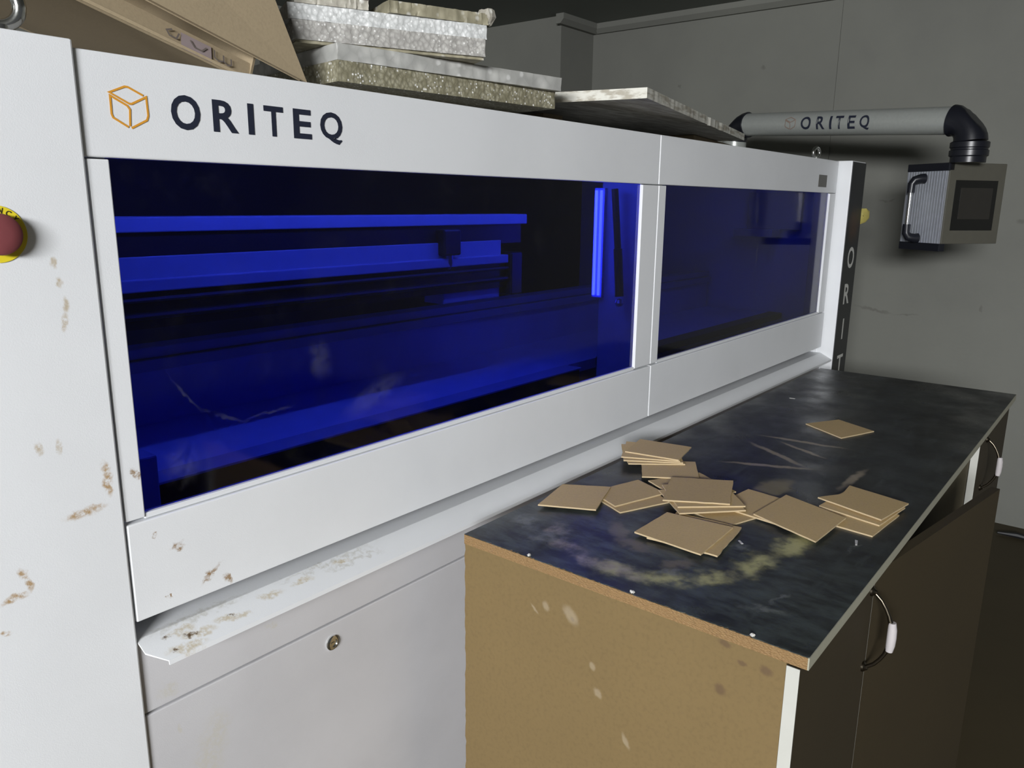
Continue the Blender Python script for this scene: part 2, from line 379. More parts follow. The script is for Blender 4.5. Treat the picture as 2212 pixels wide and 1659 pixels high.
def mesh_obj(name, bm, mats, parent=None, smooth=False, label=None):
    me = bpy.data.meshes.new(name)
    off = Vector(parent_world(parent)) if parent else Vector((0, 0, 0))
    if off.length: bmesh.ops.translate(bm, verts=bm.verts, vec=-off)
    bm.to_mesh(me); bm.free()
    for m in (mats if isinstance(mats, (list, tuple)) else [mats]): me.materials.append(m)
    if smooth:
        for p in me.polygons: p.use_smooth = True
        try: me.set_sharp_from_angle(angle=R(38))
        except Exception: pass
    o = bpy.data.objects.new(name, me); C.objects.link(o)
    if parent: o.parent = parent
    if label: o['label'] = label
    return o
def parent_world(p):
    v = Vector((0, 0, 0))
    while p: v += p.location; p = p.parent
    return v
def thing(name, loc, label, cat, group=None):
    o = bpy.data.objects.new(name, None); C.objects.link(o); o.location = loc; o.empty_display_size = .1
    o['label'] = label; o['category'] = cat
    if group: o['group'] = group
    return o
def tag(o, label, cat, group=None):
    o['label'] = label; o['category'] = cat
    if group: o['group'] = group
    return o
def box(name, x0, x1, y0, y1, z0, z1, mat, parent=None, bv=0., label=None):
    bm = bmesh.new(); bm_box(bm, x0, x1, y0, y1, z0, z1)
    if bv: bevel(bm, bv)
    return mesh_obj(name, bm, mat, parent, label=label)
def struct(o): o['kind'] = 'structure'; return o

def glyph(ch, weight=0.0):
    """triangles of one letter as ([(u,v)], faces) normalised to its bounding box"""
    cu = bpy.data.curves.new('glyph', 'FONT'); cu.body = ch; cu.size = 1; cu.resolution_u = 4; cu.offset = weight
    ob = bpy.data.objects.new('glyph', cu); C.objects.link(ob)
    me = bpy.data.meshes.new_from_object(ob.evaluated_get(bpy.context.evaluated_depsgraph_get()))
    vs = [(v.co.x, v.co.y) for v in me.vertices]; fs = [tuple(p.vertices) for p in me.polygons]
    bpy.data.objects.remove(ob); bpy.data.curves.remove(cu); bpy.data.meshes.remove(me)
    x0 = min(v[0] for v in vs); x1 = max(v[0] for v in vs); y0 = min(v[1] for v in vs); y1 = max(v[1] for v in vs)
    return [((x-x0)/(x1-x0), (y-y0)/(y1-y0)) for x, y in vs], fs
def letters_bm(items, place, weight=.012, fine=False):
    """items: (char, u0, u1, v0, v1); place(u, v) -> world point"""
    bm = bmesh.new()
    for ch, u0, u1, v0, v1 in items:
        vs, fs = glyph(ch, weight)
        V = [bm.verts.new((u0+(u1-u0)*a, v0+(v1-v0)*c, 0)) for a, c in vs]
        for f in fs:
            try: bm.faces.new([V[i] for i in f])
            except ValueError: pass
    if fine: 
        bmesh.ops.triangulate(bm, faces=bm.faces)
        for _ in range(3): bmesh.ops.subdivide_edges(bm, edges=[e for e in bm.edges if e.calc_length() > .006], cuts=1)
    for v in bm.verts: v.co = place(v.co.x, v.co.y)
    return bm
def letters(items, place, mat, parent, weight=.012, fine=False):
    for it in items: mesh_obj('letter', letters_bm([it], place, weight, fine), mat, parent)
def stroke_bm(bm, pts, wd, place):
    """flat ribbon with mitred joints along a 2D polyline"""
    P = [Vector(p) for p in pts]; A = []; B = []
    for i, p in enumerate(P):
        d0 = (P[i]-P[i-1]).normalized() if i else (P[1]-P[0]).normalized()
        d1 = (P[i+1]-P[i]).normalized() if i < len(P)-1 else d0
        n = Vector((-(d0+d1).y, (d0+d1).x)).normalized(); k = 1/max(.5, n.dot(Vector((-d1.y, d1.x))))
        A.append(bm.verts.new(place(*(p+n*wd*.5*k)))); B.append(bm.verts.new(place(*(p-n*wd*.5*k))))
    for i in range(len(P)-1): bm.faces.new((A[i], A[i+1], B[i+1], B[i]))

# ------------------------------------------------------------------ the room
XW = 4.42; ZC = 2.63
struct(box('floor', -4, XW, -5, 3.2, -.1, 0, M_FLOOR))
struct(box('ceiling', -4, XW+.2, -5, 3.2, ZC, ZC+.1, M_CEIL))
bm = bmesh.new()   # right-hand wall with a shallow step and a projecting pier
prism(bm, [(XW, -5), (XW, .43), (XW-.008, .43), (XW-.008, 1.942), (4.065, 1.942), (4.065, 3.2), (XW+.2, 3.2), (XW+.2, -5)], 0, ZC, 'z')
struct(mesh_obj('wall_right', bm, M_WALL))
struct(box('wall_back', -4, 4.065, 3.1, 3.2, 0, ZC, M_WALL))
bm = bmesh.new()
prism(bm, [(XW+.0, 2.575), (XW-.03, 2.575), (XW-.055, 2.60), (XW-.055, ZC), (XW, ZC)], -5, 1.90, 'y')
struct(mesh_obj('trim_1', bm, M_WALL))
bm = bmesh.new(); prism(bm, [(1.942, 2.575), (1.912, 2.575), (1.887, 2.60), (1.887, ZC), (1.942, ZC)], 4.01, XW, 'x')
struct(mesh_obj('trim_2', bm, M_WALL))

# ------------------------------------------------------------------ the machine
mc = thing('laser_cutter', (1.8, .6, 0), 'large white enclosed laser cutting machine with blue tinted front windows', 'machine')
ZT, ZHB, ZGB, ZPT, ZPB = 1.7162, 1.5972, 1.1448, 1.1361, .9978
XL, XM, XR = .4266, 1.7972, 3.20
# carcass
box('cabinet_left_side', .40, .415, .02, 1.2, .02, ZT-.01, M_WHITE, mc)
box('cabinet_right_side', 3.205, 3.22, .02, 1.2, .02, ZT-.01, M_WHITE, mc)
box('cabinet_back', .40, 3.22, 1.18, 1.2, .02, ZT-.01, M_DARKIN, mc)
box('top_cover', .40, 3.22, .012, 1.2, ZT-.012, ZT-.002, M_WHITE, mc, .001)
box('plinth', .41, 3.21, .05, 1.18, .0, .08, M_BLACKM, mc)
# front columns
col = box('front_column', .06, .4222, -.006, .25, .02, ZT+.008, M_COL, mc, .0025)
rc = box('front_column', 3.21, 3.385, -.048, .25, .02, ZT+.002, M_WHITE, mc, .003)
bm = bmesh.new(); bm_box(bm, 3.2135, 3.3825, -.0505, -.0482, .04, ZT-.002); strip = mesh_obj('sign_strip', bm, M_STRIP, rc, label='black vertical sign strip with pale letters')
PL = lambda u, v: Vector((u, -.0512, v))
letters([('O', 3.262, 3.345, 1.308, 1.392), ('R', 3.262, 3.335, 1.166, 1.247), ('I', 3.287, 3.303, 1.022, 1.106), ('T', 3.262, 3.337, .885, .957), ('E', 3.265, 3.333, .745, .825), ('Q', 3.258, 3.342, .60, .69)], PL, M_PALETXT, rc, .02)
bm = bmesh.new(); lathe(bm, [(.0, -.012), (.026, -.008), (.034, .0), (.024, .012), (.0, .016)], (3.408, -.046, 1.512), (-.75, -.62, .1), 9)
for v in bm.verts: v.co += Vector((random.uniform(-.003, .003), 0, random.uniform(-.005, .008)))
mesh_obj('glue_blob', bm, M_BLOB, rc, True, 'yellow glue blob')
# header panels
h1 = box('header_panel', XL-.004, XM-.0012, -.001, .016, ZHB, ZT, M_WHITE, mc, .0022)
h2 = box('header_panel', XM+.0012, XR, -.001, .016, ZHB, ZT, M_WHITE, mc, .0022)
PF = lambda u, v: Vector((u, -.0018, v))
letters([('O', .5339, .5735, 1.6360, 1.6784), ('R', .5909, .6279, 1.6370, 1.6773), ('I', .6430, .6524, 1.6370, 1.6773), ('T', .6682, .6998, 1.6370, 1.6773), ('E', .7164, .7478, 1.6370, 1.6777), ('Q', .7635, .8047, 1.6325, 1.6782)], PF, M_NAVY, h1, .022)
LOGO = [[(.5, 1.6721), (.4819, 1.6801), (.4781, 1.6802), (.4593, 1.6719), (.4817, 1.6612), (.485, 1.6612), (.5035, 1.6708), (.5041, 1.6493), (.5021, 1.6438), (.4822, 1.6331)],
        [(.4806, 1.6352), (.4822, 1.6545), (.4792, 1.6586), (.4599, 1.6683), (.4597, 1.6476), (.4612, 1.6436), (.4789, 1.6339)]]
bm = bmesh.new()
for s in LOGO: stroke_bm(bm, s, .0024, PF)
mesh_obj('cube_logo', bm, M_ORANGE, h1, label='orange outline cube logo')
box('grey_label', 2.985, 3.075, -.0018, 0, 1.617, 1.660, M_GREYLABEL, h2)
# lifting hatches
def hatch(x0, x1, gx0, gx1):
    p = box('hatch', x0+.0005, x1-.0005, -.004, .014, ZPB, ZPT, M_HATCH, mc, .002)
    box('stile', x0+.001, gx0, -.002, .012, ZPT+.004, ZHB-.002, M_HATCH, p, .0015)
    box('stile', gx1, x1-.0012, -.002, .012, ZPT+.004, ZHB-.002, M_HATCH, p, .0015)
    box('sill', gx0, gx1, .0, .012, ZPT+.001, ZGB, M_WHITE, p, .001)
    bm = bmesh.new(); bm_box(bm, gx0, gx1, .006, .010, ZGB, ZHB+.004)
    bm.faces.ensure_lookup_table()
    for f in bm.faces: f.material_index = 0 if f.calc_center_median().y < .0061 else 1
    mesh_obj('window_pane', bm, [M_GLASS, M_GLASSB], p, label='blue tinted acrylic pane')
    return p
hatch(XL-.002, XM-.001, .4514, 1.7177)
hatch(XM+.001, XR-.004, 1.836, 3.128)
# splash tray
bm = bmesh.new()
prof = [(.06, .9735), (.001, .9715), (-.0005, .9712), (-.022, .9605), (-.045, .9495), (-.046, .9430), (-.044, .9430), (-.0432, .9475), (-.022, .9583), (.001, .9690), (.06, .9715)]
prism(bm, prof, .4235, 3.2095, 'x')
for v in bm.verts:
    if v.co.x < .43 and v.co.y < -.04: v.co.x += .020
mesh_obj('splash_tray', bm, M_TRAY, mc, label='dirty folded sheet metal tray')
# lower body
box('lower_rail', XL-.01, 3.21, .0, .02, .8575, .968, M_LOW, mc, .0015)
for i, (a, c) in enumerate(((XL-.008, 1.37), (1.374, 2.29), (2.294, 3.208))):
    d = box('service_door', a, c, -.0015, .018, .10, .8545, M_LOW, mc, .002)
    if i == 0:
        bm = bmesh.new(); lathe(bm, [(.0128, 0), (.0128, .003), (.0105, .0048), (.0078, .0050), (.0074, .0025), (.0, .0025)], (.742, -.0015, .8202), (0, -1, 0), 28)
        bm_box(bm, .7385, .7455, -.0052, -.0038, .8188, .8212)
        mesh_obj('cam_lock', bm, M_CHROME, d, True, 'round chrome cam lock')
# emergency stop
es = mesh_obj('emergency_stop', (lambda q: (lathe(q, [(.031, 0), (.031, .0012), (.0, .0012)], (.320, -.006, 1.511), (0, -1, 0), 48), q)[1])(bmesh.new()), M_YELLOW, mc, label='round yellow emergency sticker')
bm = bmesh.new(); lathe(bm, [(.017, 0), (.018, .006), (.0215, .007), (.0225, .010), (.0215, .0145), (.018, .0170), (.009, .0180), (.0, .0183)], (.320, -.0072, 1.511), (0, -1, 0), 40)
mesh_obj('button_cap', bm, M_RED, es, True, 'red mushroom button')
for i, ch in enumerate('EMERGENCY'):
    a = R(187)-R(18.6)*i; vs, fs = glyph(ch, .015); V = []; bm = bmesh.new()
    for u, v in vs:
        uu = (u-.5)*.0048; vv = .0262+(v-.5)*.0062
        V.append(bm.verts.new((.320+math.cos(a)*vv+math.sin(a)*uu, -.0077, 1.511+math.sin(a)*vv-math.cos(a)*uu)))
    for f in fs: bm.faces.new([V[k] for k in f])
    mesh_obj('letter', bm, M_INK, es)
# eye bolts
def eyebolt(x, y, s=1.):
    bm = bmesh.new(); zt = ZT-.002
    lathe(bm, [(.016*s, 0), (.016*s, .006*s), (.009*s, .010*s), (.009*s, .018*s)], (x, y, zt), (0, 0, 1), 20)
    torus(bm, (x, y, zt+.036*s), (.35, 1, 0), .0185*s, .0062*s)
    mesh_obj('eye_bolt', bm, M_CHROME, mc, True, 'galvanised lifting eye bolt')
eyebolt(.366, .04, 1.15); eyebolt(3.205, .09, 1.)
# inside the cutting chamber
box('cutting_bed', .44, 3.19, .215, .50, 1.09, 1.118, M_BED, mc)
box('bed_back_plate', .44, 3.19, .50, .512, 1.05, 1.225, M_BED, mc)
box('front_rail', .47, 1.72, .160, .214, 1.1165, 1.121, M_GREYW, mc, .001)
box('rail_shade_box', .47, 1.72, .168, .21, 1.071, 1.1164, M_BLACKM, mc)  # black box stands in for the shade below the front rail
box('corner_block', .47, .512, .075, .115, 1.071, 1.195, M_GREYW, mc, .003)
box('front_rail', 1.87, 3.18, .160, .214, 1.098, 1.122, M_DARKIN, mc, .002)
box('rear_rail', .44, 3.19, .485, .53, 1.225, 1.247, M_GREYW, mc, .002)
box('rear_rail', .44, 3.19, .495, .55, 1.249, 1.270, M_GREYW, mc, .002)
box('chamber_floor', .44, 3.19, .02, .16, 1.06, 1.07, M_DARKIN, mc)
g = box('gantry_beam', .44, 1.600, .26, .33, 1.498, 1.522, M_GREYW, mc, .002)
box('beam_cover', .44, 1.585, .268, .33, 1.452, 1.498, M_BLACKM, g)
g2 = box('lower_beam', .44, 1.50, .262, .33, 1.415, 1.460, M_GREYW, mc, .0015)
box('beam_ledge', .44, 1.515, .250, .33, 1.405, 1.425, M_GREYW, g2, .002)
box('rail_track', .44, 1.54, .262, .33, 1.345, 1.405, M_BLACKM, g2)
tb = bmesh.new(); tube(tb, [(.44, .256, 1.392), (1.53, .256, 1.392)], .004, 8); mesh_obj('drive_rod', tb, M_DARKIN, g2, True)
tb = bmesh.new(); tube(tb, [(.44, .256, 1.366), (1.53, .256, 1.366)], .006, 8); mesh_obj('cable_tray_rod', tb, M_BLACKM, g2, True)
cr = box('cutting_carriage', 1.28, 1.335, .242, .30, 1.432, 1.49, M_BLACKM, mc, .004)
bm = bmesh.new(); lathe(bm, [(.010, 0), (.010, .018), (.005, .03), (.003, .034)], (1.308, .256, 1.434), (0, 0, -1), 16); mesh_obj('nozzle', bm, M_STEEL, cr, True)
box('end_block', 1.52, 1.565, .245, .33, 1.325, 1.43, M_BLACKM, mc, .004)
box('side_plate', 1.30, 1.50, .266, .33, 1.32, 1.345, M_GREYW, mc, .002)
pp = box('centre_post', 1.735, 1.86, .012, .125, 1.0, 1.62, M_GREYW, mc, .003)
bm = bmesh.new(); bm_box(bm, 1.724, 1.735, .110, .140, 1.312, 1.588); lb = mesh_obj('led_strip', bm, M_GREYW, mc, label='vertical lit LED strip')
for yy in (.1175, .1325): 
    bm = bmesh.new(); tube(bm, [(1.7205, yy, 1.318), (1.7205, yy, 1.582)], .0034, 8); mesh_obj('led_tube', bm, M_LED, lb, True)
bm = bmesh.new(); tube(bm, [(1.706, .070, 1.585), (1.706, .055, 1.44)], .009, 14); tube(bm, [(1.706, .055, 1.44), (1.706, .045, 1.322)], .0115, 14)
gs = mesh_obj('gas_strut', bm, M_BLACKM, mc, True, 'black gas strut')
bm = bmesh.new(); lathe(bm, [(.0, -.011), (.008, -.008), (.011, 0), (.008, .008), (.0, .011)], (1.706, .044, 1.306), (0, 0, 1), 16); mesh_obj('ball_joint', bm, M_STEEL, gs, True)
lh = box('fill_lamp_holder', .50, 1.70, .10, .16, 1.628, 1.640, M_GREYW, mc)  # unseen lamps added behind the header to brighten the chamber
bm = bmesh.new(); tube(bm, [(.52, .13, 1.622), (1.68, .13, 1.622)], .004, 8); mesh_obj('hidden_fill_lamp', bm, M_FILLTOP, lh, True)
lh = box('fill_lamp_holder', 1.90, 3.10, .10, .16, 1.628, 1.640, M_GREYW, mc)
bm = bmesh.new(); tube(bm, [(1.92, .13, 1.622), (3.08, .13, 1.622)], .004, 8); mesh_obj('hidden_fill_lamp', bm, M_FILLDIM, lh, True)
box('end_post', 3.135, 3.2, .012, .06, 1.0, 1.62, M_GREYW, mc, .003)
br = box('wall_bracket', 3.10, 3.19, .20, .36, 1.425, 1.455, M_GREYW, mc, .003)
box('wall_plate', 3.185, 3.2, .12, .34, 1.455, 1.60, M_GREYW, mc, .002)

# ------------------------------------------------------------------ swing arm with the control monitor
ar = thing('control_arm', (3.78, .66, 0), 'silver swing arm tube carrying a small control monitor in front of the grey wall', 'monitor arm')
A = Vector((3.70, .585, 1.917)); B = Vector((3.45, -.325, 1.867)); ax = (B-A).normalized(); RT = .051
bm = bmesh.new(); tube(bm, [A, B], RT, 48); tb_ = mesh_obj('arm_tube', bm, M_ALU, ar, True, 'silver aluminium tube')
vdir = (CAM-(A+B)/2).normalized(); e1 = (vdir-ax*vdir.dot(ax)).normalized(); e2 = ax.cross(e1)
if e2.z < 0: e2 = -e2
LEN = (B-A).length
def on_tube(u, v):
    a = v/RT+.05
    return A+ax*u+(e1*math.cos(a)+e2*math.sin(a))*(RT+.0022)
us = [(.340, .392, 'O'), (.420, .462, 'R'), (.486, .497, 'I'), (.515, .553, 'T'), (.575, .610, 'E'), (.632, .676, 'Q')]
letters([(c, u0*LEN, u1*LEN, -.026 if c != 'Q' else -.031, .026) for u0, u1, c in us], on_tube, M_NAVY, tb_, .02, True)
bm = bmesh.new()
for s in LOGO: stroke_bm(bm, [(((p[0]-.4593)*1.15+.255*LEN), (p[1]-1.6567)*1.05) for p in s], .0030, on_tube)
mesh_obj('cube_logo', bm, M_FADED, tb_)
# elbows: cast angle pieces with a cut-off outer corner
def elbow(c, d_in, d_out, name):
    """quarter bend sweeping from d_in axis to d_out axis"""
    bm = bmesh.new(); n = 9; rb = .075; pts = []; rad = []
    c = Vector(c)
    for i in range(n):
        a = i/(n-1)*math.pi/2
        pts.append(c + d_in*(rb*math.sin(a)) + d_out*(rb*(1-math.cos(a)))); rad.append(.058-.004*math.sin(a*2))
    tube(bm, pts, rad, 28)
    # shave the outer corner flat
    nrm = (d_in-d_out).normalized()
    for v in bm.verts:
        k = (v.co-(c+(d_in+d_out)*rb*.5)).dot(nrm)
        if k > .060: v.co -= nrm*(k-.060)
    return mesh_obj(name, bm, M_BLACKP, ar, True), pts[-1]
dn = Vector((0, 0, -1))
e_r, pe = elbow(B-ax*.002, ax, dn, 'elbow')
e_l, pl = elbow(A+ax*.002, -ax, dn, 'elbow')
bm = bmesh.new(); zc = pe.z
lathe(bm, [(.060, .0), (.066, .004), (.066, .022), (.062, .025), (.062, .030), (.066, .033), (.066, .052), (.060, .056), (.060, zc-1.712)], (pe.x, pe.y, zc), (0, 0, -1), 36)
mesh_obj('swivel_collar', bm, M_BLACKP, ar, True)
bm = bmesh.new(); tube(bm, [(pl.x, pl.y, 0), (pl.x, pl.y, pl.z)], .055, 24); mesh_obj('support_post', bm, M_ALU, ar, True)
# monitor housing, local frame: du along the screen, dv into the depth
an = R(17)
du = Vector((.627*math.cos(an)+.779*math.sin(an), -.779*math.cos(an)+.627*math.sin(an), 0)).normalized(); dv = Vector((-du.y, du.x, 0))
K = Vector((3.415, -.345, 0))
def loc_box(name, u0, u1, v0, v1, z0, z1, mat, parent, bv=.002, label=None):
    bm = bmesh.new(); bm_box(bm, u0, u1, v0, v1, z0, z1)
    if bv: bevel(bm, bv)
    for v in bm.verts: v.co = K+du*v.co.x+dv*v.co.y+Vector((0, 0, v.co.z))
    return mesh_obj(name, bm, mat, parent, label=label)
mh = loc_box('monitor_housing', .004, .262, .012, .20, 1.418, 1.708, M_BLACKP, ar, .004)
fp = loc_box('front_plate', 0, .272, 0, .012, 1.411, 1.714, M_BRONZE, mh, .002, 'taupe front plate with black screen')
loc_box('screen', .033, .238, -.0012, .004, 1.462, 1.650, M_SCREEN, mh, .001, 'black screen surround')
loc_box('display', .062, .216, -.0020, .002, 1.505, 1.622, M_SCREEN2, mh, 0)
# grooved aluminium flank
bm = bmesh.new()
for i in range(30): bm_box(bm, -.0052 if i % 2 else -.004, .006, .006+i*.0066, .006+(i+1)*.0066, 1.412, 1.684)
for v in bm.verts: v.co = K+du*v.co.x+dv*v.co.y+Vector((0, 0, v.co.z))
mesh_obj('grooved_flank', bm, M_ALUG, mh, label='grooved aluminium flank')
loc_box('end_cap', -.007, .02, .0, .206, 1.684, 1.7135, M_BLACKP, mh, .002)
loc_box('end_cap', -.007, .02, .0, .206, 1.382, 1.412, M_BLACKP, mh, .002)
def L3(u, v, z): return K+du*u+dv*v+Vector((0, 0, z))
hv = .135
bm = bmesh.new(); tube(bm, [L3(-.045, hv, 1.465), L3(-.045, hv, 1.62)], .0062, 14); hd = mesh_obj('side_handle', bm, M_CHROME, mh, True, 'chrome grab handle')
for s, zz in ((1, 1.615), (-1, 1.47)):
    bm = bmesh.new(); tube(bm, [L3(-.045, hv, zz-s*.012), L3(-.045, hv, zz+s*.022), L3(-.038, hv-.006, zz+s*.036), L3(-.018, hv-.014, zz+s*.042), L3(-.003, hv-.018, zz+s*.042)], [.0145, .0145, .016, .018, .020], 16)
    mesh_obj('handle_bracket', bm, M_BLACKP, mh, True)

# ------------------------------------------------------------------ the workbench
TX0, TX1, TY0, TY1 = .9433, 2.830, -.7197, -.1216
wb = thing('workbench', (1.89, -.42, 0), 'brown chipboard workbench with a worn black top in front of the machine', 'workbench')
top = box('tabletop', TX0, TX1-.001, TY0+.001, TY1, .966, .9832, M_MDFEDGE, wb)
bm = bmesh.new()   # black laminate with a chipped near edge
n = 150; e = []
for i in range(n+1):
    y = TY0+(TY1-TY0)*i/n
    e.append((TX0+abs(random.gauss(0, .0011))+(.004*random.random() if random.random() < .12 else 0), y))
prism(bm, e+[(TX1, TY1), (TX1, TY0)], .9832, .9842, 'z'); mesh_obj('laminate', bm, M_LAM, top, label='worn black laminate surface with glue swirl')
box('edge_band', TX0, TX1, TY0-.001, TY0+.001, .9662, .9838, plain('grubby_edge_band', (.36, .35, .27), .6), top)
for y in (-.262, -.456, -.643):
    bm = bmesh.new(); lathe(bm, [(.0, 0), (.0025, .0005), (.003, .002), (.0015, .004), (.0, .0045)], (TX0+.004, y, .984), (0, 0, 1), 9)
    for v in bm.verts: v.co += Vector((random.uniform(-.001, .001), random.uniform(-.002, .002), 0))
    mesh_obj('staple_lump', bm, M_BITS, top)
bm = bmesh.new()
n = 90; e = [(-.692, .966), (-.692, 0)] + [(TY1-abs(random.gauss(0, .0012)), .966*i/n) for i in range(n+1)]
prism(bm, e, TX0+.0004, TX0+.018, 'x'); mesh_obj('end_panel', bm, M_MDF, wb, label='stained brown end panel')
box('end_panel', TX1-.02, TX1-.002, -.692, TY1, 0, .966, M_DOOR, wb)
box('back_panel', TX0+.02, TX1-.02, TY1-.006, TY1, .05, .966, M_MDF, wb)
box('divider', 1.302, 1.32, -.692, TY1-.01, 0, .966, M_PANEL, wb)
box('divider', 2.285, 2.303, -.690, TY1-.01, 0, .966, M_PANEL, wb)
box('front_panel', 1.322, 2.284, -.692, -.680, .06, .964, M_PANEL, wb, label='recessed olive brown front panel')
def door(x0, x1, hinge=None, ang=0., hx=None, edge=True):
    px = hinge if hinge is not None else x0
    bm = bmesh.new(); bm_box(bm, x0, x1, -.7100, -.6925, .045, .9625)
    rot = Matrix.Translation((px, -.701, 0)) @ Matrix.Rotation(ang, 4, 'Z') @ Matrix.Translation((-px, .701, 0))
    bmesh.ops.transform(bm, matrix=rot, verts=bm.verts)
    d = mesh_obj('door', bm, M_DOOR, wb)
    if edge:
        bm = bmesh.new(); bm_box(bm, x0-.0012, x0, -.7100, -.6925, .045, .9625); bmesh.ops.transform(bm, matrix=rot, verts=bm.verts)
        mesh_obj('edge_strip', bm, M_WHITEEDGE, d, label='white door edge strip')
    if hx:
        z1, z0 = .938, .800; out = .034; y0 = -.710
        pts = []
        for i in range(13):
            t = i/12; s = math.sin(math.pi*t)**.7
            pts.append((hx, y0-.004-out*s, z1+(z0-z1)*t))
        bm = bmesh.new(); tube(bm, pts, [.0042 if 3 < i < 9 else .0032 for i in range(13)], 10)
        for z in (z1, z0): lathe(bm, [(.0085, 0), (.0085, .003), (.005, .006), (.003, .009)], (hx, y0, z), (0, -1, 0), 16)
        bmesh.ops.transform(bm, matrix=rot, verts=bm.verts); mesh_obj('handle', bm, M_DKMETAL, d, True, 'bowed metal handle')
        bm = bmesh.new(); tube(bm, [(hx, y0-.0372, .894), (hx, y0-.0382, .882), (hx, y0-.0385, .8685), (hx, y0-.0382, .855), (hx, y0-.0372, .843)], [.0058, .0072, .0075, .0072, .0058], 14)
        bmesh.ops.transform(bm, matrix=rot, verts=bm.verts); mesh_obj('handle_grip', bm, M_CERAMIC, d, True, 'white ceramic grip')
    return d
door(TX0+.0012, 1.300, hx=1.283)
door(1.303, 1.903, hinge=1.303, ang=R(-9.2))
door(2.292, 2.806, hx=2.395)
box('toe_board', TX0+.02, TX1-.02, -.66, -.645, 0, .05, M_DOOR, wb)

# ------------------------------------------------------------------ cardboard squares on the bench
TH = .0030
GRP = 'loose cardboard squares on the bench'
def card(quad, level, mi, label, torn=0., bite=None):
    """a cut cardboard square from its four corners (slightly uneven edges)"""
    P = [Vector((*p, 0)) for p in quad]; c = sum(P, Vector())/4; z0 = .9842+level*TH
    out = []
    for i in range(4):
        a, d = P[i], P[(i+1) % 4]; nrm = Vector(((d-a).y, -(d-a).x, 0)).normalized()
        for k in range(8):
            t = k/8; q = a.lerp(d, t)
            if 0 < k: q += nrm*random.uniform(-1, 1)*(.0004+torn)
            if bite == i and 0 < k: q += (c-q).normalized()*.016*math.sin(math.pi*t)
            out.append(q)
    bm = bmesh.new()
    o = Vector((c.x, c.y, z0))
    prism(bm, [(q.x-c.x, q.y-c.y) for q in out], .0002, TH, 'z')
    for f in bm.faces:
        if abs(f.normal.z) < .5: f.material_index = 1
    ob = mesh_obj('cardboard_square', bm, [M_CARD[mi], M_CARDW]); ob.location = o
    return tag(ob, label, 'cardboard', GRP)
card([(2.048, -.337), (2.147, -.391), (2.093, -.496), (1.975, -.450)], 0, 1, 'lone cardboard square lying apart toward the far end of the bench')
card([(1.119, -.150), (1.239, -.122), (1.290, -.205), (1.169, -.248)], 2, 2, 'leftmost cardboard square on the bench, next to the tray')
card([(1.250, -.185), (1.370, -.222), (1.338, -.302), (1.214, -.262)], 1, 0, 'cardboard square with a pale cut edge, just right of the leftmost square')
card([(1.235, -.205), (1.350, -.248), (1.310, -.328), (1.200, -.282)], 0, 1, 'cardboard square peeking out beneath the one beside the leftmost square')
card([(1.378, -.226), (1.445, -.323), (1.539, -.268), (1.472, -.171)], 3, 0, 'cardboard square under the rear stack nearest the tray')
card([(1.502, -.262), (1.425, -.165), (1.515, -.095), (1.593, -.190)], 4, 1, 'bottom square of the rear cardboard stack beside the tray')
card([(1.500, -.258), (1.430, -.150), (1.528, -.085), (1.597, -.195)], 5, 0, 'second square from the bottom in the rear stack beside the tray')
card([(1.497, -.252), (1.440, -.138), (1.545, -.088), (1.600, -.200)], 6, 2, 'third square from the bottom in the rear stack beside the tray')
card([(1.494, -.250), (1.597, -.229), (1.575, -.108), (1.471, -.129)], 7, 0, 'top square of the rear cardboard stack beside the tray')
card([(1.373, -.244), (1.487, -.303), (1.430, -.410), (1.316, -.350)], 2, 1, 'cardboard square behind the central pile, its far corner showing')
card([(1.248, -.379), (1.342, -.467), (1.424, -.379), (1.330, -.291)], 3, 2, 'lowest square of the central cardboard pile')
card([(1.268, -.365), (1.354, -.461), (1.441, -.380), (1.355, -.285)], 4, 0, 'middle square of the central cardboard pile')
card([(1.274, -.330), (1.338, -.437), (1.463, -.389), (1.399, -.282)], 5, 1, 'topmost square of the central cardboard pile', .0006)
card([(1.266, -.463), (1.380, -.500), (1.416, -.386), (1.302, -.349)], 0, 1, 'cardboard square poking out below the front of the central pile')
card([(1.330, -.530), (1.345, -.405), (1.468, -.420), (1.452, -.545)], 1, 0, 'cardboard square between the central pile and the big square on its right')
card([(1.137, -.505), (1.274, -.488), (1.262, -.366), (1.126, -.380)], 1, 0, 'lower of the two offset squares nearest the camera', .0008)
card([(1.127, -.355), (1.244, -.356), (1.258, -.479), (1.119, -.484)], 2, 2, 'upper of the two offset squares nearest the camera')
card([(1.342, -.482), (1.478, -.493), (1.434, -.620), (1.292, -.612)], 2, 0, 'large flat cardboard square right of the central pile')
card([(1.498, -.548), (1.607, -.576), (1.578, -.693), (1.459, -.674)], 3, 1, 'rightmost cardboard square, top one near the bench front edge', 0, 0)
card([(1.470, -.560), (1.590, -.575), (1.568, -.690), (1.445, -.675)], 1, 2, 'middle cardboard square under the rightmost square at the front edge')
card([(1.394, -.677), (1.405, -.560), (1.540, -.570), (1.529, -.689)], 0, 0, 'lowest cardboard square under the rightmost stack at the front edge')
for i, (x, y, l, a) in enumerate(((1.224, -.508, .013, .9), (2.311, -.207, .016, 1.6), (1.352, -.662, .022, .25))):
    bm = bmesh.new(); bm_box(bm, -l/2, l/2, -.0016, .0016, .0, .0008); bm.verts.ensure_lookup_table()
    for v in bm.verts: v.co += Vector((random.uniform(-.001, .001), random.uniform(-.001, .001), 0))
    o = mesh_obj('paper_scrap', bm, M_BITS); o.location = (x, y, .9842); o.rotation_euler = (0, 0, a)
    tag(o, ['tiny white paper scrap in front of the nearest cardboard squares', 'tiny white paper scrap at the far end of the bench', 'thin white sliver beside the large flat cardboard square'][i], 'scrap')

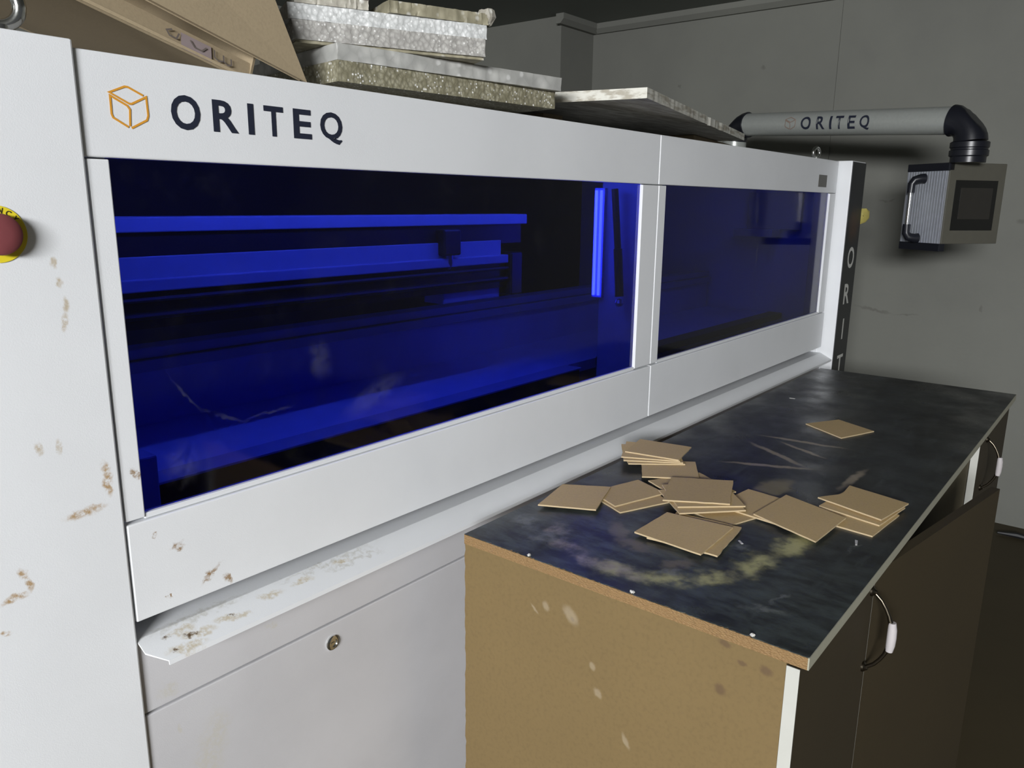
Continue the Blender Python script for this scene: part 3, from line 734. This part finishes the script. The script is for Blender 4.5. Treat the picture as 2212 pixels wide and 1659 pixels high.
# ------------------------------------------------------------------ things lying on top of the machine
def slab(name, fl, fr, depth, z0, z1, mat, label, cat='foam sheet', rough=.0009, group='foam sheets stacked on the machine'):
    """a board given by its front-left and front-right corners, uneven cut front"""
    fl = Vector((*fl, 0)); fr = Vector((*fr, 0)); d = (fr-fl); L = d.length; d.normalize(); nb = Vector((-d.y, d.x, 0))
    bm = bmesh.new(); nx = 40; out = []
    for i in range(nx+1): out.append((L*i/nx, random.uniform(-1, 1)*rough))
    for i in range(1, 9): out.append((L+random.uniform(-1, 1)*rough, depth*i/8))
    for i in range(1, 9): out.append((L*(1-i/8), depth))
    for i in range(1, 8): out.append((0+random.uniform(-1, 1)*rough*.5, depth*(1-i/8)))
    layers = 4; rings = []
    for k in range(layers+1):
        j = rough*.8
        rings.append([bm.verts.new((u+random.uniform(-j, j), v+random.uniform(-j, j), z0+(z1-z0)*k/layers)) for u, v in out])
    N = len(out)
    for a, c in zip(rings, rings[1:]):
        for i in range(N): bm.faces.new((a[i], a[(i+1) % N], c[(i+1) % N], c[i]))
    bm.faces.new(rings[0][::-1]); bm.faces.new(rings[-1])
    for v in bm.verts: v.co = d*v.co.x+nb*v.co.y+Vector((0, 0, v.co.z-z0))
    o = mesh_obj(name, bm, mat, None, True); o.location = (fl.x, fl.y, z0)
    return tag(o, label, cat, group)
Z0 = 1.7145
slab('foam_sheet', (.838, .0436), (1.3273, -.0186), .34, 1.732, 1.7637, M_FOAM['olive'], 'olive grey foam sheet at the bottom of the stack on the machine')
slab('foam_sheet', (.8385, .044), (1.3257, -.034), .35, 1.764, 1.7885, M_FOAM['film'], 'pale film-wrapped foam sheet, second from the bottom of the stack', rough=.001)
slab('foam_sheet', (.795, .097), (1.0886, -.0414), .33, 1.7935, 1.8222, M_FOAM['lilac'], 'pearly grey foam sheet in the middle of the stack', rough=.0012)
slab('foam_sheet', (.80, .098), (1.091, -.036), .30, 1.7890, 1.7932, M_FOAM['tan'], 'thin tan foam sliver between the middle sheets of the stack')
slab('foam_sheet', (.790, .100), (1.096, -.0385), .32, 1.8226, 1.8455, M_FOAM['white'], 'bright white pearl foam sheet near the top of the stack', rough=.0011)
slab('foam_sheet', (.932, .0265), (1.10, -.0386), .20, 1.846, 1.8645, M_FOAM['tan'], 'tan foam offcut on top of the right end of the stack', rough=.0012)
slab('foam_sheet', (.800, .095), (.905, .045), .15, 1.846, 1.8600, M_FOAM['beige'], 'beige foam sheet on top of the left end of the stack')
bm = bmesh.new(); lathe(bm, [(.0, -.014), (.010, -.012), (.014, 0), (.011, .012), (.0, .013)], (0, 0, .013), (0, 0, 1), 10)
for v in bm.verts: v.co += Vector((random.uniform(-.003, .003), random.uniform(-.003, .003), random.uniform(0, .003)))
o = mesh_obj('foam_chunk', bm, M_FOAM['beige']); o.location = (1.106, -.028, 1.8455); tag(o, 'small torn foam chunk sticking out at the right end of the top sheets', 'foam')
bm = bmesh.new()
for i in range(5):
    a = i*1.3
    tube(bm, [(.004*math.cos(a), .004*math.sin(a), 0), (.020*math.cos(a), .018*math.sin(a), .012), (.024*math.cos(a+.5), .018*math.sin(a+.5), .026)], [.010, .012, .004], 7)
o = mesh_obj('crumpled_film', bm, M_TAPE); o.location = (.905, .085, 1.8605); tag(o, 'crumpled purplish plastic film on top of the foam stack', 'plastic film')
# unseen wooden supports added under the stack and board
o = box('added_support_batten', .86, 1.35, .12, .16, 1.7145, 1.7318, M_WOOD); tag(o, 'thin wooden batten, an unseen support added under the bottom foam sheet', 'batten')  # added out of sight to carry the foam stack
# white board
P0 = Vector((1.483, -.137, 0)); dx = Vector((1.0, .24, 0)).normalized(); dy = Vector((-dx.y, dx.x, 0))
bm = bmesh.new(); Lb, Wb, z0 = 1.165, .42, 1.760
out = [(Lb*i/60, random.uniform(0, .0012)+(.006*random.random() if 30 < i < 46 and random.random() < .4 else 0)) for i in range(61)]
out += [(Lb, Wb), (0, Wb)]+[(random.uniform(0, .002), Wb*(1-i/10)) for i in range(1, 10)]
prism(bm, out, 0, .021, 'z')
for f in bm.faces: f.material_index = 1 if abs(f.normal.z) > .5 else 0
for v in bm.verts: v.co = dx*v.co.x+dy*v.co.y+Vector((0, 0, v.co.z))
o = mesh_obj('loose_board', bm, [M_BOARD, M_BOARDFACE]); o.location = (P0.x, P0.y, z0)
tag(o, 'flat white-edged board overhanging the machine top right of the foam stack', 'board')
o = box('added_support_block', 1.58, 1.66, .20, .32, 1.7145, 1.7598, M_WOOD); tag(o, 'wooden block, an unseen support added under the near end of the loose board', 'block')  # unseen spacer added to hold the board up
bm = bmesh.new(); bm_box(bm, -.42, .42, -.04, .04, 0, .045); bevel(bm, .003); o = mesh_obj('brown_plank', bm, M_WOOD); o.location = (2.72, .28, 1.7145); o.rotation_euler = (0, 0, R(10))
tag(o, 'brown plank lying under the far end of the loose board below the arm', 'plank')

# carton
ct = thing('cardboard_box', (.62, .4, 1.7145), 'open brown cardboard carton tipped over at the left on top of the machine', 'box')
def sheet(name, pts, th, mat, parent, label=None):
    """flat polygon given by coplanar-ish 3D corners, thickened along its normal"""
    P = [Vector(p) for p in pts]; nrm = (P[1]-P[0]).cross(P[2]-P[0]).normalized()*th
    bm = bmesh.new(); A_ = [bm.verts.new(p) for p in P]; B_ = [bm.verts.new(p+nrm) for p in P]; n = len(P)
    bm.faces.new(A_); bm.faces.new(B_[::-1])
    for i in range(n): bm.faces.new((A_[i], B_[i], B_[(i+1) % n], A_[(i+1) % n]))
    bmesh.ops.recalc_face_normals(bm, faces=bm.faces)
    return mesh_obj(name, bm, mat, parent, label=label)
def lp(p, q, t): return tuple(a+(c-a)*t for a, c in zip(p, q))
a0 = (.690, .06, 1.7165); a1 = (.40, .06, 1.8010)          # lower front edge of the tilted carton
ca0 = (.66, .56, 1.8085); ca1 = (.20, .56, 1.9425)
sheet('base_panel', [a0, ca0, ca1, (.26, .06, 1.842), a1], .004, M_BOX, ct)
w0 = (.690, .062, 1.7165); w1 = (.26, .062, 1.842)
sheet('front_wall', [w0, w1, (.272, .074, 1.868), (.702, .074, 1.7425)], .004, M_BOX, ct, 'front wall strip with tape')
sheet('back_wall', [(.66, .56, 1.8085), (.20, .56, 1.9425), (.30, .60, 2.12), (.78, .60, 2.0)], .004, M_BOX, ct)
sheet('end_wall', [(.692, .064, 1.72), (.662, .56, 1.812), (.78, .60, 2.0), (.80, .12, 1.95)], .004, M_BOX, ct)
fl = [(.776, .045, 1.7225), (.543, .045, 1.7935), (.36, .045, 1.849), (.40, .06, 1.99), (.665, .06, 1.99)]
sheet('flap', fl, .004, M_BOX, ct, 'large bent front flap')
sheet('shade_wall', [(.772, .051, 1.7285), (.36, .051, 1.853), (.40, .56, 2.03), (.79, .56, 1.93)], .004, M_BOX, ct)  # sheet added to shade the gap under the flap
# strip of printed tape along the front wall
tdir = Vector(w1)-Vector(w0); tl = tdir.length; tdir.normalize(); tn = (Vector((.702, .074, 1.7425))-Vector(w0)); tn = tn-tdir*tn.dot(tdir); th_ = tn.length; tn.normalize()
off = tdir.cross(tn).normalized(); off = off if off.y < 0 else -off
PT = lambda u, v: Vector(w0)+tdir*u+tn*v+off*.0022
bm = bmesh.new(); V = [bm.verts.new(PT(*q)) for q in ((.060, -.001), (.060, .0235), (.105, .0235), (.105, -.001))]; bm.faces.new(V)
mesh_obj('tape', bm, M_TAPE, ct, label='lilac packing tape')
bm = bmesh.new(); PQ = lambda u, v: Vector(w0)+tdir*u+tn*v+off*.0035
pr = [[(.03, .024), (.03, .012), (.036, .008), (.042, .012), (.042, .024)], [(.042, .012), (.05, .008), (.056, .012), (.056, .026)], [(.068, .022), (.075, .012), (.086, .012), (.092, .022)], [(.108, .024), (.112, .012), (.122, .012), (.126, .020), (.118, .026)]]
for s in pr: stroke_bm(bm, [(u, v*.82-.001) for u, v in s], .0024, PQ)
mesh_obj('printed_marks', bm, plain('faded_print', (.16, .135, .12), .6), ct)

# dark strip of rubbish on the floor by the wall
bm = bmesh.new(); tube(bm, [(4.25, -.60, .012), (4.262, -.68, .015), (4.258, -.74, .012), (4.27, -.84, .010)], [.006, .014, .010, .008], 8)
o = mesh_obj('dark_rag_strip', bm, M_BLACKM); tag(o, 'dark strip of debris on the floor at the foot of the wall', 'debris')
